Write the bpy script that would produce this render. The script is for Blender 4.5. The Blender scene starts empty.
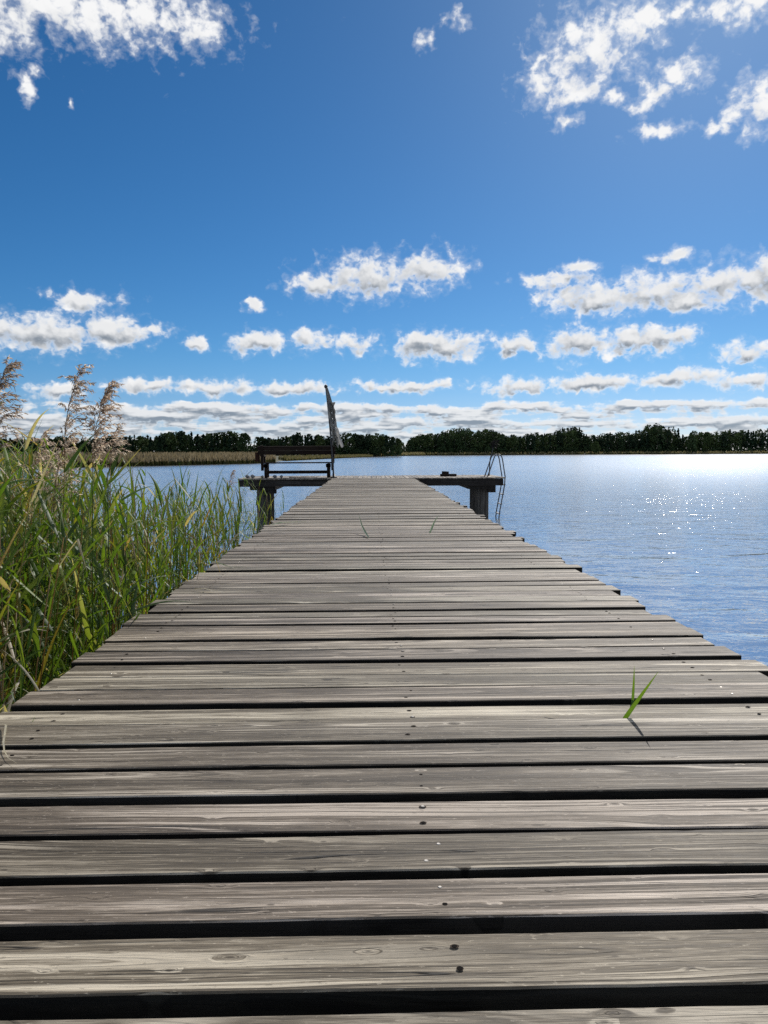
import bpy, math, random
import numpy as np
from mathutils import Vector, Matrix

random.seed(11)
rng = np.random.default_rng(5)
C = bpy.context.scene.collection
R = math.radians
WATER_Z = -1.21
SUN_AZ, SUN_EL = 25.0, 35.0          # degrees right of the jetty axis (+Y), degrees above the horizon


# ----------------------------------------------------------------------------------------- helpers
class MB:
    """collects vertices, faces, a wood coordinate, a colour and a material slot; build() links ONE mesh object"""
    def __init__(self):
        self.v, self.f, self.w, self.c, self.m = [], [], [], [], []

    def add(self, verts, faces, col=(1, 1, 1), wood=None, mat=0):
        b = len(self.v)
        self.v.extend([tuple(p) for p in verts])
        self.w.extend(wood if wood is not None else [(0, 0, 0)] * len(verts))
        if len(verts) and isinstance(col[0], (tuple, list)):
            self.c.extend(col)
        else:
            self.c.extend([tuple(col)] * len(verts))
        self.f.extend([tuple(i + b for i in f) for f in faces])
        self.m.extend([mat] * len(faces))

    def build(self, name, mats, parent=None, smooth=False, loc=None):
        me = bpy.data.meshes.new(name)
        me.from_pydata(self.v, [], self.f)
        a = me.attributes.new('wood_co', 'FLOAT_VECTOR', 'POINT')
        a.data.foreach_set('vector', np.array(self.w, dtype=np.float32).ravel())
        a = me.attributes.new('tint', 'FLOAT_COLOR', 'POINT')
        cc = np.ones((len(self.v), 4), dtype=np.float32)
        cc[:, :3] = np.array(self.c, dtype=np.float32).reshape(-1, 3)
        a.data.foreach_set('color', cc.ravel())
        if not isinstance(mats, (list, tuple)):
            mats = [mats]
        for m in mats:
            me.materials.append(m)
        if len(mats) > 1:
            me.polygons.foreach_set('material_index', np.array(self.m, dtype=np.int32))
        if smooth:
            me.polygons.foreach_set('use_smooth', np.ones(len(self.f), dtype=bool))
        me.update()
        o = bpy.data.objects.new(name, me)
        C.objects.link(o)
        if parent is not None:
            o.parent = parent
        if loc is not None:
            o.location = loc
        return o


def tag(o, label=None, cat=None, group=None, kind=None):
    if label: o['label'] = label
    if cat: o['category'] = cat
    if group: o['group'] = group
    if kind: o['kind'] = kind
    return o


def empty(name, loc=(0, 0, 0), rz=0.0):
    o = bpy.data.objects.new(name, None)
    C.objects.link(o)
    o.location = loc
    o.rotation_euler = (0, 0, rz)
    o.empty_display_size = 0.2
    return o


def copy_tree(o, parent=None):
    c = o.copy()
    C.objects.link(c)
    if parent is not None:
        c.parent = parent
    for ch in [x for x in o.children]:
        copy_tree(ch, c)
    return c


def V(*a):
    return Vector(a)


def board(mb, o, L, W, T, length, width, thick, seg=1, jit=0.0, ch=0.003, tint=None, mat=0, ends=(0, 0), cup=0.0, bow=0.0, side_mat=None):
    """a sawn board: o = middle of one end at top, L/W/T unit axes (T points up), chamfered, slightly irregular"""
    o, L, W, T = Vector(o), Vector(L), Vector(W), Vector(T)
    tint = tint or [random.uniform(0.86, 1.1)] * 3
    ox, oy, oz = random.uniform(-30, 30), random.uniform(-0.07, 0.07), random.uniform(-0.02, 0.055)
    ta, tb = random.uniform(-0.03, 0.03), random.uniform(-0.012, 0.012)
    hw = width / 2
    prof = [(-hw, -ch), (-hw + ch, 0.0), (-hw * 0.33, cup), (hw * 0.33, cup), (hw - ch, 0.0), (hw, -ch), (hw, -thick), (-hw, -thick)]
    n = len(prof)
    vs, wc = [], []
    ph = [random.uniform(0, 6.28) for _ in range(6)]
    for i in range(seg + 1):
        t = i / seg
        l = t * length
        if i == 0: l += ends[0]
        if i == seg: l += ends[1]
        e0 = jit * (math.sin(l * 2.3 + ph[0]) + 0.6 * math.sin(l * 7.1 + ph[1]) + random.uniform(-.5, .5))
        e1 = jit * (math.sin(l * 2.9 + ph[2]) + 0.6 * math.sin(l * 6.3 + ph[3]) + random.uniform(-.5, .5))
        zz = jit * 0.7 * math.sin(l * 1.7 + ph[4]) + bow * math.sin(math.pi * t)
        for k, (w, z) in enumerate(prof):
            ww = w + (e0 if w < 0 else e1)
            vs.append(o + L * l + W * ww + T * (z + zz))
            wc.append((l + ox, ww + oy + tb * l, z + oz + ta * l))
    fs = []
    for i in range(seg):
        for k in range(n):
            a, b = i * n + k, i * n + (k + 1) % n
            fs.append((a, b, b + n, a + n))
    fs.append(tuple(range(n)))
    fs.append(tuple(seg * n + k for k in reversed(range(n))))
    mb.add(vs, fs, tint, wc, mat)
    if side_mat is not None:              # sawn edges and undersides: near-black colour paints in the shade of the gaps
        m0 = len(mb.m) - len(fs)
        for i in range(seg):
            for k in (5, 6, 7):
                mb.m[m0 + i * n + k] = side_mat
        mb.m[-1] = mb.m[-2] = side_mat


def ring(p, t, r, n, twist=0.0):
    t = Vector(t).normalized()
    up = V(0, 0, 1) if abs(t.z) < 0.95 else V(1, 0, 0)
    a = t.cross(up).normalized()
    b = a.cross(t)
    return [Vector(p) + a * (r * math.cos(6.28318 * k / n + twist)) + b * (r * math.sin(6.28318 * k / n + twist)) for k in range(n)]


def tube(mb, pts, rad, n=8, col=(1, 1, 1), mat=0, cap=True):
    pts = [Vector(p) for p in pts]
    if not isinstance(rad, (list, tuple)):
        rad = [rad] * len(pts)
    vs, fs, wc = [], [], []
    l = 0.0
    for i, p in enumerate(pts):
        t = (pts[min(i + 1, len(pts) - 1)] - pts[max(i - 1, 0)])
        if i: l += (p - pts[i - 1]).length
        for k, q in enumerate(ring(p, t, rad[i], n)):
            vs.append(q)
            wc.append((l, rad[i] * math.cos(6.283 * k / n), rad[i] * math.sin(6.283 * k / n)))
    for i in range(len(pts) - 1):
        for k in range(n):
            a, b = i * n + k, i * n + (k + 1) % n
            fs.append((a, b, b + n, a + n))
    if cap:
        fs.append(tuple(reversed(range(n))))
        fs.append(tuple((len(pts) - 1) * n + k for k in range(n)))
    mb.add(vs, fs, col, wc, mat)


# --------------------------------------------------------------------------------------- materials
def new_mat(name):
    m = bpy.data.materials.new(name)
    m.use_nodes = True
    nt = m.node_tree
    nt.nodes.clear()
    out = nt.nodes.new('ShaderNodeOutputMaterial')
    return m, nt, out


class NB:
    """tiny node builder"""
    def __init__(self, nt):
        self.nt = nt

    def n(self, typ, **kw):
        x = self.nt.nodes.new(typ)
        for k, v in kw.items():
            setattr(x, k, v)
        return x

    def link(self, a, b):
        self.nt.links.new(a, b)

    def put(self, sock, val):
        if hasattr(val, 'is_linked') or isinstance(val, bpy.types.NodeSocket):
            self.link(val, sock)
        else:
            sock.default_value = val

    def math(self, op, a, b=None, c=None, clamp=False):
        x = self.n('ShaderNodeMath', operation=op, use_clamp=clamp)
        self.put(x.inputs[0], a)
        if b is not None: self.put(x.inputs[1], b)
        if c is not None: self.put(x.inputs[2], c)
        return x.outputs[0]

    def vmath(self, op, a, b=None, c=None):
        x = self.n('ShaderNodeVectorMath', operation=op)
        self.put(x.inputs[0], a)
        if b is not None: self.put(x.inputs[1], b)
        if c is not None: self.put(x.inputs[2], c)
        return x.outputs['Value'] if op in ('LENGTH', 'DOT_PRODUCT', 'DISTANCE') else x.outputs[0]

    def noise(self, vec, scale=1.0, detail=2.0, rough=0.5, dist=0.0, dim='3D', out='Fac'):
        x = self.n('ShaderNodeTexNoise', noise_dimensions=dim)
        self.put(x.inputs['Vector'], vec)
        x.inputs['Scale'].default_value = scale
        x.inputs['Detail'].default_value = detail
        x.inputs['Roughness'].default_value = rough
        x.inputs['Distortion'].default_value = dist
        return x.outputs[out]

    def sstep(self, v, lo, hi, to0=0.0, to1=1.0):
        x = self.n('ShaderNodeMapRange', interpolation_type='SMOOTHSTEP')
        self.put(x.inputs['Value'], v)
        x.inputs['From Min'].default_value = lo
        x.inputs['From Max'].default_value = hi
        x.inputs['To Min'].default_value = to0
        x.inputs['To Max'].default_value = to1
        return x.outputs['Result']

    def mix(self, fac, a, b, blend='MIX'):
        x = self.n('ShaderNodeMix', data_type='RGBA', blend_type=blend)
        self.put(x.inputs['Factor'], fac)
        self.put(x.inputs['A'], a)
        self.put(x.inputs['B'], b)
        return x.outputs['Result']

    def ramp(self, fac, stops):
        x = self.n('ShaderNodeValToRGB')
        cr = x.color_ramp
        while len(cr.elements) < len(stops):
            cr.elements.new(0.5)
        for e, (p, c) in zip(cr.elements, stops):
            e.position = p
            e.color = (*c, 1)
        self.put(x.inputs['Fac'], fac)
        return x.outputs['Color']

    def attr(self, name, out):
        x = self.n('ShaderNodeAttribute', attribute_name=name)
        return x.outputs[out]

    def sep(self, v):
        x = self.n('ShaderNodeSeparateXYZ')
        self.put(x.inputs[0], v)
        return x.outputs

    def comb(self, x, y, z=0.0):
        q = self.n('ShaderNodeCombineXYZ')
        for s, v in zip(q.inputs, (x, y, z)):
            self.put(s, v)
        return q.outputs[0]


def wood_material(name, dark, mid, pale, rough=0.6, bump=0.5, crack=1.0, spec=0.4):
    m, nt, out = new_mat(name)
    b = NB(nt)
    co = b.attr('wood_co', 'Vector')
    x, y, z = b.sep(co)
    # slow wander of the growth rings along the board
    wv = b.comb(b.math('MULTIPLY', x, 0.9), b.math('MULTIPLY', y, 6.0), b.math('MULTIPLY', z, 6.0))
    warp = b.math('SUBTRACT', b.noise(wv, 1.0, 3.0, 0.5), 0.5)
    # knots: stretched cells, each one pulls the rings round itself
    kj = b.math('MULTIPLY', b.math('SUBTRACT', b.noise(b.comb(b.math('MULTIPLY', x, 25.0), b.math('MULTIPLY', y, 60.0), 2.0), 1.0, 2.0), 0.5), 0.16)
    kv = b.comb(b.math('MULTIPLY', x, 2.3), b.math('MULTIPLY', y, 6.5), 0.0)
    vor = b.n('ShaderNodeTexVoronoi', feature='F1', voronoi_dimensions='2D')
    b.link(kv, vor.inputs['Vector'])
    kd = b.math('ADD', vor.outputs['Distance'], kj)
    vc = b.sep(vor.outputs['Color'])
    pick = b.math('GREATER_THAN', vc[0], 0.72)
    kd2 = b.math('MULTIPLY', kd, kd)
    kb = b.math('MULTIPLY', b.math('EXPONENT', b.math('MULTIPLY', kd2, -24.0)), pick)
    r = b.math('SQRT', b.math('ADD', b.math('MULTIPLY', y, y), b.math('MULTIPLY', z, z)))
    r = b.math('ADD', r, b.math('MULTIPLY', warp, 0.05))
    r = b.math('ADD', r, b.math('MULTIPLY', kb, b.math('MULTIPLY_ADD', vc[1], 0.03, -0.015)))
    bands = b.noise(b.comb(b.math('MULTIPLY', r, 62.0), b.math('MULTIPLY', x, 0.3), 0.0), 1.0, 2.5, 0.55, 0.0, '2D')
    ln = b.noise(b.comb(b.math('MULTIPLY', r, 120.0), b.math('MULTIPLY', x, 0.5), 5.0), 1.0, 1.0, 0.5, 0.0, '2D')
    line = b.sstep(b.math('ABSOLUTE', b.math('SUBTRACT', ln, 0.5)), 0.012, 0.05)
    fine = b.noise(b.comb(b.math('MULTIPLY', r, 330.0), b.math('MULTIPLY', x, 1.2), 0.0), 1.0, 2.0, 0.6, 0.0, '2D')
    fib = b.noise(b.comb(b.math('MULTIPLY', x, 14.0), b.math('MULTIPLY', y, 300.0), b.math('MULTIPLY', z, 300.0)), 1.0, 2.0, 0.65)
    chk = b.noise(b.comb(b.math('MULTIPLY', x, 8.0), b.math('MULTIPLY', y, 120.0), b.math('MULTIPLY_ADD', z, 120.0, 7.0)), 1.0, 3.0, 0.65)
    patch = b.noise(b.comb(b.math('MULTIPLY', x, 2.6), b.math('MULTIPLY', y, 14.0), 3.1), 1.0, 4.0, 0.6)
    f = b.math('MULTIPLY_ADD', bands, 0.85, -0.425 + 0.5)
    f = b.math('ADD', f, b.math('MULTIPLY_ADD', fine, 0.75, -0.375))
    f = b.math('ADD', f, b.math('MULTIPLY_ADD', fib, 0.70, -0.35))
    f = b.math('ADD', f, b.math('MULTIPLY_ADD', chk, 0.60, -0.30))
    f = b.math('ADD', f, b.math('MULTIPLY_ADD', patch, 0.75, -0.375))
    col = b.ramp(f, [(0.12, dark), (0.36, tuple(0.72 * p for p in mid)), (0.52, mid), (0.70, tuple(0.70 * p + 0.30 * q for p, q in zip(mid, pale))), (0.86, tuple(0.4 * p + 0.6 * q for p, q in zip(mid, pale)))])
    # dark latewood lines and bleached flames of softer wood
    col = b.mix(b.math('MULTIPLY', b.math('SUBTRACT', 1.0, line), b.sstep(chk, 0.30, 0.55, 0.15, 0.62)), col, (*[0.42 * m_ for m_ in mid], 1))
    flame = b.math('MULTIPLY', b.sstep(bands, 0.56, 0.60), b.sstep(b.noise(b.comb(b.math('MULTIPLY', x, 1.6), b.math('MULTIPLY', y, 9.0), 31.0), 1.0, 2.0), 0.45, 0.58))
    col = b.mix(b.math('MULTIPLY', flame, 0.72), col, (*pale, 1))
    sn = b.noise(b.comb(b.math('MULTIPLY', r, 150.0), b.math('MULTIPLY', x, 0.35), 12.0), 1.0, 1.0, 0.5, 0.0, '2D')
    sm = b.sstep(b.noise(b.comb(b.math('MULTIPLY', x, 1.3), b.math('MULTIPLY', y, 7.0), 51.0), 1.0, 2.0), 0.42, 0.60)
    stripe = b.math('MULTIPLY', b.sstep(sn, 0.55, 0.62), sm)
    col = b.mix(b.math('MULTIPLY', stripe, 0.68), col, (*pale, 1))
    fleck = b.noise(b.comb(b.math('MULTIPLY', x, 55.0), b.math('MULTIPLY', y, 170.0), b.math('MULTIPLY', z, 170.0)), 1.0, 3.0, 0.7)
    col = b.mix(b.sstep(fleck, 0.60, 0.70, 0.0, 0.45), col, (*[0.45 * m_ for m_ in mid], 1))
    col = b.mix(b.sstep(fleck, 0.38, 0.30, 0.0, 0.40), col, (*pale, 1))
    kc = b.math('MULTIPLY', b.sstep(kd, 0.085, 0.03), pick)
    col = b.mix(b.math('MULTIPLY', kc, 0.72), col, (*[d * 0.9 for d in dark], 1))
    # drying cracks that follow the grain
    cn = b.noise(b.comb(b.math('MULTIPLY', x, 0.8), b.math('MULTIPLY', b.math('ADD', y, b.math('MULTIPLY', warp, 0.03)), 26.0), 8.0), 1.0, 1.0, 0.4)
    cr = b.sstep(b.math('ABSOLUTE', b.math('SUBTRACT', cn, 0.5)), 0.009, 0.003)
    cm = b.sstep(b.noise(b.comb(b.math('MULTIPLY', x, 1.6), b.math('MULTIPLY', y, 9.0), 20.0), 1.0, 1.0), 0.50, 0.58)
    crk = b.math('MULTIPLY', b.math('MULTIPLY', cr, cm), crack)
    col = b.mix(b.math('MULTIPLY', crk, 0.85), col, (0.012, 0.011, 0.01, 1))
    # faint algae film in blotches
    al = b.sstep(b.noise(co, 3.0, 3.0, 0.6), 0.52, 0.72)
    col = b.mix(b.math('MULTIPLY', al, 0.10), col, (0.085, 0.085, 0.06, 1))
    col = b.mix(1.0, col, b.attr('tint', 'Color'), 'MULTIPLY')
    p = b.n('ShaderNodeBsdfPrincipled')
    b.link(col, p.inputs['Base Color'])
    b.put(p.inputs['Roughness'], b.math('ADD', rough - 0.1, b.math('MULTIPLY', fib, 0.25)))
    p.inputs['Specular IOR Level'].default_value = spec
    h = b.math('ADD', b.math('ADD', b.math('MULTIPLY', bands, 0.8), b.math('MULTIPLY', line, 0.3)), b.math('MULTIPLY', fib, 0.7))
    h = b.math('ADD', h, b.math('MULTIPLY', crk, -2.0))
    bp = b.n('ShaderNodeBump')
    bp.inputs['Strength'].default_value = bump
    bp.inputs['Distance'].default_value = 0.0022
    b.link(h, bp.inputs['Height'])
    b.link(bp.outputs[0], p.inputs['Normal'])
    b.link(p.outputs[0], out.inputs[0])
    return m


def simple_mat(name, col, rough=0.5, metal=0.0, var=0.25, scale=20.0, tint=False, bump=0.0, spec=0.5):
    m, nt, out = new_mat(name)
    b = NB(nt)
    tc = b.n('ShaderNodeTexCoord').outputs['Object']
    nz = b.noise(tc, scale, 4.0, 0.6)
    c = b.mix(nz, (*[x * (1 - var) for x in col], 1), (*[min(1, x * (1 + var)) for x in col], 1))
    if tint:
        c = b.mix(1.0, c, b.attr('tint', 'Color'), 'MULTIPLY')
    p = b.n('ShaderNodeBsdfPrincipled')
    b.link(c, p.inputs['Base Color'])
    p.inputs['Roughness'].default_value = rough
    p.inputs['Metallic'].default_value = metal
    p.inputs['Specular IOR Level'].default_value = spec
    if bump:
        bp = b.n('ShaderNodeBump')
        bp.inputs['Strength'].default_value = bump
        bp.inputs['Distance'].default_value = 0.01
        b.link(nz, bp.inputs['Height'])
        b.link(bp.outputs[0], p.inputs['Normal'])
    b.link(p.outputs[0], out.inputs[0])
    return m


def leaf_mat(name, trans=0.45, rough=0.4, spec=0.5, through=(1.5, 1.4, 0.5)):
    """thin plant tissue: colour from the mesh, light passes through"""
    m, nt, out = new_mat(name)
    b = NB(nt)
    tint = b.attr('tint', 'Color')
    rnd = b.n('ShaderNodeObjectInfo').outputs['Random']
    geo = b.n('ShaderNodeNewGeometry').outputs['Position']
    nz = b.noise(geo, 35.0, 3.0, 0.6)
    val = b.math('ADD', b.math('MULTIPLY', rnd, 0.3), b.math('MULTIPLY', nz, 0.5))
    val = b.math('ADD', val, 0.6)
    col = b.mix(1.0, tint, b.comb(val, val, val), 'MULTIPLY')
    p = b.n('ShaderNodeBsdfPrincipled')
    b.link(col, p.inputs['Base Color'])
    p.inputs['Roughness'].default_value = rough
    p.inputs['Specular IOR Level'].default_value = spec
    t = b.n('ShaderNodeBsdfTranslucent')
    tcol = b.mix(1.0, col, (*through, 1), 'MULTIPLY')
    b.link(tcol, t.inputs['Color'])
    mx = b.n('ShaderNodeMixShader')
    mx.inputs[0].default_value = trans
    b.link(p.outputs[0], mx.inputs[1])
    b.link(t.outputs[0], mx.inputs[2])
    b.link(mx.outputs[0], out.inputs[0])
    return m


M = {}
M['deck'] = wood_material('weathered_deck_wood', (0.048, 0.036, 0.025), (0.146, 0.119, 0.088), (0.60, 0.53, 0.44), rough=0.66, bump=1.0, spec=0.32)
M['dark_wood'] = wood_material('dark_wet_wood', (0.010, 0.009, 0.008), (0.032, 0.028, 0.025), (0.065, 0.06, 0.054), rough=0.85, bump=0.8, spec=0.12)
M['gap_shade_edge'] = wood_material('gap_shade_board_edge', (0.006, 0.006, 0.006), (0.016, 0.015, 0.013), (0.03, 0.028, 0.025), rough=0.8, bump=0.8, spec=0.15)  # board wood darkened so the shade between planks is in the colour
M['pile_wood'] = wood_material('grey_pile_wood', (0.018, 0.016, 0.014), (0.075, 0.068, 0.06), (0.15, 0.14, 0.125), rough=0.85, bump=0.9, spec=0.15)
M['bench_wood'] = wood_material('brown_bench_wood', (0.008, 0.006, 0.005), (0.021, 0.014, 0.011), (0.04, 0.028, 0.022), rough=0.85, bump=0.5, spec=0.1)
M['nail'] = simple_mat('rusty_nail_steel', (0.012, 0.010, 0.009), 0.9, 0.0, 0.4, 300, spec=0.05)
M['stain'] = simple_mat('rust_stained_wood', (0.06, 0.046, 0.035), 0.9, 0.0, 0.4, 200, spec=0.1)
M['zinc'] = simple_mat('bright_nail_zinc', (0.34, 0.32, 0.29), 0.5, 0.7, 0.2, 300)
M['steel'] = simple_mat('stainless_steel', (0.13, 0.13, 0.135), 0.5, 0.8, 0.15, 40)
M['fabric'] = leaf_mat('grey_canvas', 0.25, 0.8, 0.2, (1, 1, 1))
M['pole'] = simple_mat('dark_pole_paint', (0.03, 0.03, 0.033), 0.5, 0.0, 0.2, 30)
M['stone'] = simple_mat('grey_stone', (0.2, 0.2, 0.2), 0.85, 0.0, 0.4, 25, bump=0.4)
M['reed'] = leaf_mat('reed_tissue', 0.43, 0.5, 0.32)
M['plume'] = leaf_mat('reed_plume', 0.58, 0.8, 0.1, (1.5, 1.4, 1.3))
M['blade'] = leaf_mat('grass_blade', 0.4, 0.35, 0.5)
M['tree'] = leaf_mat('tree_foliage', 0.06, 0.8, 0.05)
M['bark'] = simple_mat('tree_bark', (0.05, 0.042, 0.035), 0.9, 0.0, 0.3, 3)
M['far_reed'] = leaf_mat('distant_reed', 0.35, 0.8, 0.05, (1.1, 1.0, 0.85))
M['land'] = simple_mat('shore_soil', (0.07, 0.07, 0.03), 0.95, 0.0, 0.5, 0.3)


def water_material():
    m, nt, out = new_mat('lake_water')
    b = NB(nt)
    pos = b.n('ShaderNodeNewGeometry').outputs['Position']
    mp = b.n('ShaderNodeMapping')
    b.link(pos, mp.inputs['Vector'])
    mp.inputs['Rotation'].default_value = (0, 0, R(14))
    mp.inputs['Scale'].default_value = (0.55, 1.0, 1.0)
    v = mp.outputs[0]
    gust = b.noise(pos, 0.035, 2.0, 0.5)
    amp = b.sstep(gust, 0.3, 0.7, 0.75, 1.25)
    n1 = b.noise(v, 1.2, 2.0, 0.5, 0.6)
    n2 = b.noise(v, 5.2, 3.0, 0.55, 0.8)
    n3 = b.noise(v, 21.0, 2.0, 0.5, 0.4)
    far = b.math('LOGARITHM', b.math('MAXIMUM', b.vmath('LENGTH', pos), 4.0), 10.0)
    h = b.math('ADD', b.math('MULTIPLY', n1, b.sstep(far, 0.85, 1.45, 0.17, 0.115)), b.math('MULTIPLY', n2, b.sstep(far, 0.85, 1.45, 0.034, 0.046)))
    h = b.math('ADD', h, b.math('MULTIPLY', n3, b.sstep(far, 0.9, 1.5, 0.002, 0.009)))
    h = b.math('MULTIPLY', b.math('MULTIPLY', h, amp), 0.40)
    # the ripples run with a steeper face towards the shore
    h = b.math('ADD', h, b.math('MULTIPLY', b.sep(pos)[1], 0.022))
    bp = b.n('ShaderNodeBump')
    bp.inputs['Strength'].default_value = 1.0
    bp.inputs['Distance'].default_value = 1.0
    b.link(h, bp.inputs['Height'])
    p = b.n('ShaderNodeBsdfPrincipled')
    p.inputs['Base Color'].default_value = (0.22, 0.235, 0.23, 1)
    # the breeze only reaches the water away from the sheltered bank
    dist = b.math('LOGARITHM', b.math('MAXIMUM', b.vmath('LENGTH', pos), 4.0), 10.0)
    rough = b.sstep(dist, 0.85, 2.1, 0.035, 0.16)
    b.link(rough, p.inputs['Roughness'])
    p.inputs['IOR'].default_value = 1.36
    b.link(bp.outputs[0], p.inputs['Normal'])
    g = b.n('ShaderNodeBsdfGlossy')
    g.inputs['Color'].default_value = (0.95, 0.97, 1.0, 1)
    b.link(rough, g.inputs['Roughness'])
    b.link(bp.outputs[0], g.inputs['Normal'])
    mx = b.n('ShaderNodeMixShader')
    mx.inputs[0].default_value = 0.58
    b.link(p.outputs[0], mx.inputs[1])
    b.link(g.outputs[0], mx.inputs[2])
    b.link(mx.outputs[0], out.inputs[0])
    return m


M['water'] = water_material()

# -------------------------------------------------------------------------------------- the setting
mb = MB()
xs = [-6000, -1500, -400, -120, -40, -12, 0, 12, 40, 120, 400, 1500, 6000]
ys = [-400, -60, -8, 0, 12, 40, 120, 400, 1500, 7000]
mb.add([(x, y, WATER_Z) for y in ys for x in xs],
       [(j * len(xs) + i, j * len(xs) + i + 1, (j + 1) * len(xs) + i + 1, (j + 1) * len(xs) + i) for j in range(len(ys) - 1) for i in range(len(xs) - 1)])
tag(mb.build('lake_water', M['water']), 'rippled blue grey lake water glittering under the sun', kind='structure')


def strip(name, line, off, far, mat, label):
    mb = MB()
    rows = []
    for (x, y) in line:
        j = random.uniform(-1, 1)
        rows.append([(x, y, WATER_Z - 0.15), (x + off[0] * .3, y + off[1] * .3 + j, WATER_Z + 0.22), (x + off[0], y + off[1], WATER_Z + 0.6), far(x, y)])
    vs = [p for r in rows for p in r]
    fs = [(4 * i + k, 4 * i + 4 + k, 4 * i + 5 + k, 4 * i + 1 + k) for i in range(len(rows) - 1) for k in range(3)]
    mb.add(vs, fs)
    return tag(mb.build(name, mat), label, kind='structure')


SHORE = [(-900, 60), (-300, 80), (-120, 88), (-70, 92), (-49, 101), (-43, 115), (-33.5, 129), (-23, 146), (-19, 160), (-21, 200), (-15, 255), (-6, 330), (6, 420), (40, 545),
         (100, 552), (160, 548), (235, 545), (330, 540), (520, 520), (1200, 480), (3000, 400)]
strip('far_shore', SHORE, (-9, 16), lambda x, y: (x * 4, 2500, 1.0), M['land'], 'low grassy far shore of the lake under the woods')
strip('near_shore', [(40, -6), (12, -3.2), (4, -2.2), (-4, -1.8), (-12, -2.4), (-40, -5)], (0, -3), lambda x, y: (x * 3, -300, 1.5), M['land'], 'grassy near bank the jetty starts from, behind the viewpoint')

# ------------------------------------------------------------------------------------------- jetty
jetty = empty('jetty', (0.13, 12, WATER_Z))
tag(jetty, 'long weathered grey plank jetty with a cross arm at its far end', 'jetty')
PX0, PX1, PY0, PY1 = -3.66, 3.83, 21.62, 24.2
J = Vector((-0.13, -12, -WATER_Z))       # world -> jetty local


def jpart(mb, name, mats, parent=jetty, smooth=False):
    o = mb.build(name, mats, parent, smooth)
    if parent is jetty:
        o.location = J
    return o


# measured joints between the first boards, then an even pitch
gaps = [0.505, 0.651, 0.796, 0.937, 1.085, 1.225, 1.371, 1.516, 1.668, 1.813, 1.966, 2.102, 2.253, 2.39, 2.545, 2.701, 2.845, 2.992, 3.126, 3.26, 3.39,
        3.551, 3.69, 3.841, 4.001, 4.135, 4.28, 4.426, 4.575, 4.722, 4.901]
gwid = {0.937: .030, 1.085: .038, 1.225: .028, 1.371: .023, 1.516: .032, 1.668: .021, 1.813: .030, 1.966: .013, 2.102: .026, 2.253: .013, 2.39: .016, 2.545: .026,
        2.701: .022, 2.845: .028, 2.992: .008, 3.126: .02}
while gaps[0] > -2.4:
    gaps.insert(0, gaps[0] - random.uniform(0.142, 0.152))
while gaps[-1] < PY0 - 0.17:
    gaps.append(gaps[-1] + random.uniform(0.138, 0.158))
gaps.append(PY0 + 0.002)
deck = MB()
JX = (-0.84, 0.107, 1.04)
for i in range(len(gaps) - 1):
    g0 = gwid.get(gaps[i], random.choice([.010, .014, .017, .020, .022, .025, .029]))
    g1 = gwid.get(gaps[i + 1], 0.014)
    gwid[gaps[i]] = g0
    if gaps[i + 1] not in gwid:
        gwid[gaps[i + 1]] = random.choice([.010, .014, .017, .020, .022, .025, .029])
    g1 = gwid[gaps[i + 1]]
    if i == len(gaps) - 2: g1 = 0.004
    y0, y1 = gaps[i] + g0 / 2, gaps[i + 1] - g1 / 2
    near = gaps[i] < 6
    x0 = -1.0 + random.uniform(-0.025, 0.03)
    x1 = 1.25 + random.choice([0, 0, .02, .03, -.02, -.01]) + random.uniform(-0.02, 0.02)
    zt = random.uniform(-0.005, 0.005)
    g = random.uniform(0.74, 1.16)
    tint = [g * random.uniform(0.98, 1.04), g, g * random.uniform(0.92, 1.0)]
    sk = random.uniform(-.002, .002)
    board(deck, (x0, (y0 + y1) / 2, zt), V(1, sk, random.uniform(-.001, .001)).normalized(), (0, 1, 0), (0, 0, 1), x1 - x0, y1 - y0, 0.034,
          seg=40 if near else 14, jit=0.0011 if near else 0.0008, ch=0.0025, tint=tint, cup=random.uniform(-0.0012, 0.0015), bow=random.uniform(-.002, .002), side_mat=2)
    if gaps[i] < 9:                       # nail heads, two per joist
        for jx in JX:
            for q in (0.27, 0.73):
                if random.random() < 0.06: continue
                c = V(jx + random.uniform(-.014, .014), y0 + (y1 - y0) * (q + random.uniform(-.06, .06)), zt + 0.0008)
                n, rr = 12, random.uniform(0.0034, 0.0043)
                sink = random.random() < 0.78
                vs = [c + V(rr * math.cos(6.283 * k / n), rr * math.sin(6.283 * k / n), 0.0002) for k in range(n)]
                vs += [c + V(rr * .7 * math.cos(6.283 * k / n), rr * .7 * math.sin(6.283 * k / n), (0.0002 if sink else 0.0012)) for k in range(n)]
                fs = [(k, (k + 1) % n, n + (k + 1) % n, n + k) for k in range(n)] + [tuple(range(n, 2 * n))]
                deck.add(vs, fs, mat=1 if sink else 3)
                rr *= 1.22                # rust and dirt round the head
                sl = random.uniform(1.0, 1.5)
                deck.add([c + V(rr * sl * math.cos(6.283 * k / n), rr * math.sin(6.283 * k / n), -0.0003) for k in range(n)], [tuple(range(n))], mat=4)
jpart(deck, 'deck', [M['deck'], M['nail'], M['gap_shade_edge'], M['zinc'], M['stain']])
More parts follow.
